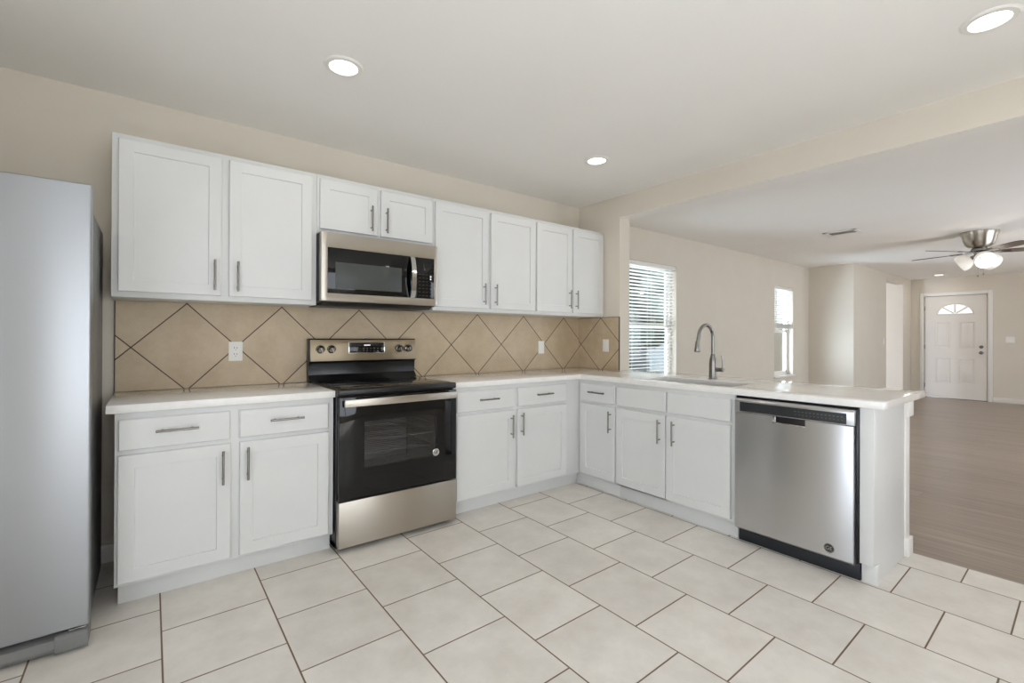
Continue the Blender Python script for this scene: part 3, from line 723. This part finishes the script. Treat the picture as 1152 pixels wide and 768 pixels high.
poly = [(y - .006, z) for y, z in pts] + [(y + .006, z) for y, z in reversed(pts)]
hb.prism(poly, 'x', -2.049, -2.017); hb.build('handle', chrome, mw, label='curved polished handle')

# ------------------------------------------------------------------ dishwasher
dw = thing('dishwasher', 'stainless steel dishwasher in the peninsula with dark control strip', 'dishwasher', (-.4, -2.233, 0))
WY0, WY1 = -2.534, -1.938
MB().box(-.615, -.1, -2.543, -1.926, .085, .868, .002).build('tub_body', blackm, dw)
dd = MB(); dd.prism([(-.620, .088), (-.652, .088), (-.668, .10), (-.668, .782), (-.620, .782)], 'y', WY0, WY1, .003)
dpan = dd.build('door', steelm, dw)
cpn = MB().prism([(-.620, .785), (-.668, .785), (-.668, .852), (-.655, .862), (-.620, .862)], 'y', WY0 - .004, WY1, .002).build('control_strip', steelm, dw)
MB().box(-.6695, -.664, -2.505, -1.968, .789, .843, .001).build('dark_panel', darkm, cpn, label='dark control strip')
mk = MB()
for k in range(13): mk.box(-.6702, -.6695, -2.49 + k * .018, -2.481 + k * .018, .822, .826).box(-.6702, -.6695, -2.49 + k * .018, -2.484 + k * .018, .806, .809)
mk.build('button_marks', markm, cpn, smooth=0)
vg = MB()
for k in range(24): vg.box(-.6702, -.6692, -2.26 + k * .0115, -2.254 + k * .0115, .832, .838)
vg.build('vent_slots', slotm, cpn, smooth=0)
pk = MB().box(-.6695, -.6675, -2.318, -2.170, .750, .784, .001).build('pull_pocket', blackm, dpan, label='black recessed pull')
rim = MB().box(-.6715, -.667, -2.322, -2.152, .744, .751, .001).box(-.6715, -.667, -2.168, -2.152, .751, .784, .001); rim.build('pocket_rim', chrome, dpan)
MB().box(-.600, -.15, -2.545, -1.932, .0, .083, .002).build('toe_kick', mat('toe_black', srgb(30, 34, 40), .5), dw)
MB().box(-.628, -.60, -2.545, -1.930, .862, .8755).build('gap_shade', blackm, dw)  # black strip standing in for the shade in the gap below the countertop
bq = Matrix.Translation((-.668, -2.43, .142)) @ Matrix.Rotation(-PI / 2, 4, 'Z') @ Matrix.Rotation(PI / 2, 4, 'X')
bd = MB().lathe([(0, 0), (.0235, 0), (.0235, .002), (.0205, .003), (.0195, .0015), (0, .0015)], 32, bq).build('badge', darkm, dpan, label='round dark badge')
MB().text('GE', .026, .0004, bq @ Matrix.Translation((0, 0, .0022))).build('monogram', chrome, bd, smooth=0)
MB().lathe([(.0185, .0014), (.0205, .003), (.0225, .003), (.0235, .0022)], 32, bq).build('badge_ring', handm, bd)

# ------------------------------------------------------------------ sink and faucet
sk = MB(); zt = .8760
ax0, ax1, ay0, ay1 = SX0 - .006, SX1 + .006, SY0 - .006, SY1 + .006
def sink():
    b = bmesh.new()
    def rr(x0, x1, y0, y1, r, z, n=6):
        o = []
        for cx_, cy_, a0 in ((x1 - r, y1 - r, 0), (x0 + r, y1 - r, PI / 2), (x0 + r, y0 + r, PI), (x1 - r, y0 + r, 1.5 * PI)):
            for i in range(n + 1): a = a0 + PI / 2 * i / n; o.append(b.verts.new((cx_ + r * math.cos(a), cy_ + r * math.sin(a), z)))
        return o
    R = [rr(ax0 - .02, ax1 + .02, ay0 - .02, ay1 + .02, .03, zt), rr(ax0, ax1, ay0, ay1, .02, zt), rr(ax0 + .004, ax1 - .004, ay0 + .004, ay1 - .004, .02, zt - .2),
         rr(ax0 + .02, ax1 - .02, ay0 + .02, ay1 - .02, .03, zt - .215), rr(-.39 - .05, -.39 + .05, -1.515 - .05, -1.515 + .05, .045, zt - .22)]
    for a, c in zip(R, R[1:]):
        n = len(a)
        for i in range(n): b.faces.new((a[i], a[(i + 1) % n], c[(i + 1) % n], c[i]))
    b.faces.new(R[-1])
    sk.merge(b)
st = thing('kitchen_sink', 'undermount stainless sink set in the peninsula countertop', 'sink', (-.39, -1.515, .656))
sink(); sb = sk.build('basin', steel('sink_steel', srgb(84, 82, 80), .38, 'x'), st)
md = sb.modifiers.new('thickness', 'SOLIDIFY'); md.thickness = .0015; md.offset = 0
MB().lathe([(0, .658), (.036, .658), (.043, .6605), (.043, .6575), (0, .6555)], 28, Matrix.Translation((-.39, -1.515, 0))).build('drain', chrome, st)
fx, fyy = -.115, -1.495
fa = thing('kitchen_faucet', 'tall brushed nickel gooseneck faucet behind the sink', 'faucet', (fx, fyy, .914))
MB().lathe([(0, .914), (.0335, .914), (.0335, .918), (.0285, .922), (.0275, 1.03), (.0245, 1.06), (.0165, 1.09), (.0150, 1.10), (0, 1.10)], 32, Matrix.Translation((fx, fyy, 0))).build('faucet_body', handm, fa)
Rr = .092; pts = [(fx, fyy, 1.09), (fx, fyy, 1.16), (fx, fyy, 1.222)]
for i in range(1, 19):
    a = PI * i / 20 * 1.04; pts.append((fx - Rr + Rr * math.cos(a), fyy + .006 * i / 18, 1.222 + Rr * math.sin(a)))
pts.append((fx - 2 * Rr - .008, fyy + .008, 1.19))
nk = MB().tube(pts, .0132, 16).build('spout', handm, fa)
e = Vector(pts[-1]); MB().lathe([(0, 0), (.018, 0), (.0205, .006), (.0175, .03), (.0150, .07), (.0140, .078), (0, .078)], 24, Matrix.Translation((e.x - .012, e.y, e.z - .073)) @ Matrix.Rotation(.09, 4, 'Y')).build('spray_head', handm, fa)
lv = MB().cyl((fx, fyy - .02, .985), (fx, fyy - .082, .985), .0155, seg=20, bev=.002); lv.tube([(fx, fyy - .072, .99), (fx, fyy - .074, 1.03), (fx, fyy - .068, 1.09)], [.0065, .0058, .005], 12)
lv.build('lever', handm, fa)

# ------------------------------------------------------------------ blinds
def blind(label, x0, x1, z0, z1, pitch, tilt, stack=0):
    xa, xb = x0 + .01, x1 - .01; yc = .036
    t = thing('window_blind', label, 'blind', ((xa + xb) / 2, yc, z0), 0, 'window blinds')
    MB().box(xa, xb, .005, .065, z1 - .05, z1 - .002, .003).build('headrail', plastic, t)
    s_ = MB(); z = z1 - .075; n = 0
    while z > z0 + .04 + .0045 * stack:
        b = bmesh.new(); w = .022; c, sn = math.cos(tilt), math.sin(tilt)
        pr = []
        for k in range(5):
            q = (k - 2) / 2; pr.append((yc + q * w * c, z + q * w * sn + .002 * (1 - q * q)))
        poly = pr + [(y, zz - .0016) for y, zz in reversed(pr)]
        s_.prism(poly, 'x', xa + .004, xb - .004); z -= pitch
    for k in range(stack):
        zz = z0 + .028 + k * .0045; s_.box(xa + .004, xb - .004, yc - .022, yc + .022, zz, zz + .0025)
    s_.build('slats', plastic, t)
    MB().box(xa + .004, xb - .004, yc - .024, yc + .024, z0 + .012, z0 + .026, .003).build('bottom_rail', plastic, t)
    cd = MB()
    for f in (.14, .5, .86):
        x = xa + (xb - xa) * f
        for y in (yc - .026, yc + .026): cd.cyl((x, y, z0 + .02), (x, y, z1 - .05), .0012, seg=6)
    cd.build('ladder_cords', plastic, t)
    MB().cyl((xa + .06, .002, z1 - .75), (xa + .06, .004, z1 - .06), .004, seg=8).build('tilt_wand', plastic, t)
blind('white slatted blind in the nearer window behind the sink', .72, 1.72, .60, 2.10, .040, -.3)
blind('white slatted blind raised halfway up the far window near the room corner', 4.45, 5.15, 1.36, 2.06, .036, -.45, 14)

# ------------------------------------------------------------------ ceiling fixtures
def downlight(label, x, y, zc, rad=.092, w=LAMP_W):
    t = thing('recessed_light', label, 'light', (x, y, zc - .008), 0, 'recessed ceiling lights')
    MB().lathe([(rad * .70, -.002), (rad * .72, -.009), (rad * .93, -.0075), (rad, -.002), (rad, 0), (rad * .7, 0)], 48, Matrix.Translation((x, y, zc))).build('trim_ring', trimm, t)
    MB().lathe([(0, -.005), (rad * .71, -.005), (rad * .71, -.002), (0, -.002)], 40, Matrix.Translation((x, y, zc))).build('diffuser', lampm, t, label='glowing white diffuser')
    l = bpy.data.lights.new('lamp', 'AREA'); l.shape = 'DISK'; l.size = rad * 1.3; l.energy = w; l.color = LAMP_C; l.spread = math.radians(170)
    o = bpy.data.objects.new('lamp', l); COL.objects.link(o); o.parent = t; o.location = (0, 0, -.004)
    return t
downlight('recessed ceiling light above the range side of the kitchen', -2.70, -1.04, KZ)
downlight('recessed ceiling light near the corner above the sink cabinets', -.832, -.985, KZ)
downlight('recessed ceiling light at the top right, nearest the camera', -.718, -3.015, KZ)
downlight('small recessed light in the entry ceiling before the front door', 8.78, -1.22, LZ)
hl = bpy.data.lights.new('hall_lamp', 'POINT'); hl.energy = 0.4; hl.shadow_soft_size = .12; hl.color = (1, .93, .82)
hlo = bpy.data.objects.new('hall_lamp', hl); COL.objects.link(hlo); hlo.location = (7.2, .5, 2.2)

vt_ = thing('ceiling_vent', 'white slotted air vent in the living room ceiling', 'vent', (3.0, -1.365, LZ - .01))
MB().box(2.905, 3.095, -1.51, -1.22, LZ - .004, LZ - .0005).build('backing', slotm, vt_, smooth=0)
fr_ = MB().box(2.885, 2.925, -1.53, -1.20, LZ - .011, LZ - .0003, .003).box(3.075, 3.115, -1.53, -1.20, LZ - .011, LZ - .0003, .003).box(2.885, 3.115, -1.53, -1.49, LZ - .011, LZ - .0003, .003).box(2.885, 3.115, -1.24, -1.20, LZ - .011, LZ - .0003, .003)
fr_.build('frame', trimm, vt_)
lo = MB()
for k in range(6): x = 2.938 + k * .025; lo.prism([(x, LZ - .010), (x + .014, LZ - .003), (x + .015, LZ - .004), (x + .001, LZ - .011)], 'y', -1.495, -1.235)
lo.build('louvers', trimm, vt_)

def fan(cx_, cy_, phase):
    t = thing('ceiling_fan', 'brushed nickel ceiling fan with dark wood blades and three lit glass shades', 'fan', (cx_, cy_, LZ))
    T = Matrix.Translation((cx_, cy_, 0))
    MB().lathe([(0, LZ - .0005), (.168, LZ - .0005), (.17, LZ - .012), (.155, LZ - .045), (.142, LZ - .10), (.128, LZ - .145), (.10, LZ - .172), (.055, LZ - .18), (0, LZ - .18)], 48, T).build('motor_housing', steelh, t)
    MB().lathe([(0, LZ - .18), (.06, LZ - .18), (.075, LZ - .20), (.075, LZ - .222), (.05, LZ - .235), (.045, LZ - .262), (.06, LZ - .272), (.06, LZ - .30), (.03, LZ - .315), (0, LZ - .317)], 36, T).build('hub', handm, t)
    zb = LZ - .235
    for k in range(5):
        a = math.radians(phase + 72 * k); Rz = Matrix.Translation((cx_, cy_, zb)) @ Matrix.Rotation(a, 4, 'Z') @ Matrix.Rotation(math.radians(-10), 4, 'X')
        b = bmesh.new(); out = [(.17, -.045), (.24, -.058), (.50, -.068), (.60, -.066), (.645, -.05), (.662, -.02), (.662, .02), (.645, .05), (.60, .066), (.50, .068), (.24, .058), (.17, .045)]
        A = [b.verts.new((x, y, -.003)) for x, y in out]; B = [b.verts.new((x, y, .003)) for x, y in out]; n = len(out)
        b.faces.new(A[::-1]); b.faces.new(B)
        for i in range(n): b.faces.new((A[i], A[(i + 1) % n], B[(i + 1) % n], B[i]))
        bl = MB(); bl.merge(b, Rz); bo = bl.build('blade', bladem, t)
        b = bmesh.new(); out = [(.055, -.014), (.13, -.012), (.17, -.038), (.255, -.03), (.275, 0), (.255, .03), (.17, .038), (.13, .012), (.055, .014)]
        A = [b.verts.new((x, y, .0035)) for x, y in out]; B = [b.verts.new((x, y, .0085)) for x, y in out]; n = len(out)
        A2 = [b.verts.new((x, y, -.0085)) for x, y in out]; B2 = [b.verts.new((x, y, -.0035)) for x, y in out]
        for P_, Q_ in ((A, B), (A2, B2)):
            b.faces.new(P_[::-1]); b.faces.new(Q_)
            for i in range(n): b.faces.new((P_[i], P_[(i + 1) % n], Q_[(i + 1) % n], Q_[i]))
        ar = MB(); ar.merge(b, Rz); ar.build('blade_arm', handm, bo)
    for k in range(3):
        a = math.radians(205 + 120 * k); dirv = Vector((math.cos(a) * .87, math.sin(a) * .87, -.5)); 
        p = Vector((cx_ + .05 * math.cos(a), cy_ + .05 * math.sin(a), LZ - .288))
        q = Matrix.Translation(p) @ dirv.to_track_quat('Z', 'Y').to_matrix().to_4x4()
        soc = MB().lathe([(0, 0), (.02, 0), (.024, .02), (.024, .035), (0, .035)], 20, q).build('light_socket', handm, t)
        MB().lathe([(.024, .022), (.034, .024), (.066, .042), (.088, .075), (.097, .112), (.092, .142), (.088, .141), (.092, .112), (.083, .078), (.062, .048), (.031, .029)], 32, q).build('glass_shade', shadem, soc, label='frosted white glass shade')
        bu = MB().lathe([(0, .035), (.012, .036), (.014, .05), (.026, .075), (.024, .095), (0, .104)], 20, q).build('bulb', bulbm, soc)
        l = bpy.data.lights.new('fan_lamp', 'POINT'); l.energy = 2.2; l.color = LAMP_C; l.shadow_soft_size = .03
        o = bpy.data.objects.new('fan_lamp', l); COL.objects.link(o); o.location = q @ Vector((0, 0, .16))
    ch = MB().tube([(cx_ - .02, cy_ + .01, LZ - .31), (cx_ - .022, cy_ + .01, LZ - .50)], .0022, 6).tube([(cx_ + .0, cy_ - .03, LZ - .31), (cx_ + .0, cy_ - .032, LZ - .48)], .0022, 6)
    ch.cyl((cx_ - .022, cy_ + .01, LZ - .525), (cx_ - .022, cy_ + .01, LZ - .50), .006, .003, seg=10).cyl((cx_, cy_ - .032, LZ - .505), (cx_, cy_ - .032, LZ - .48), .006, .003, seg=10)
    ch.build('pull_chain', handm, t)
fan(4.24, -2.36, 76)
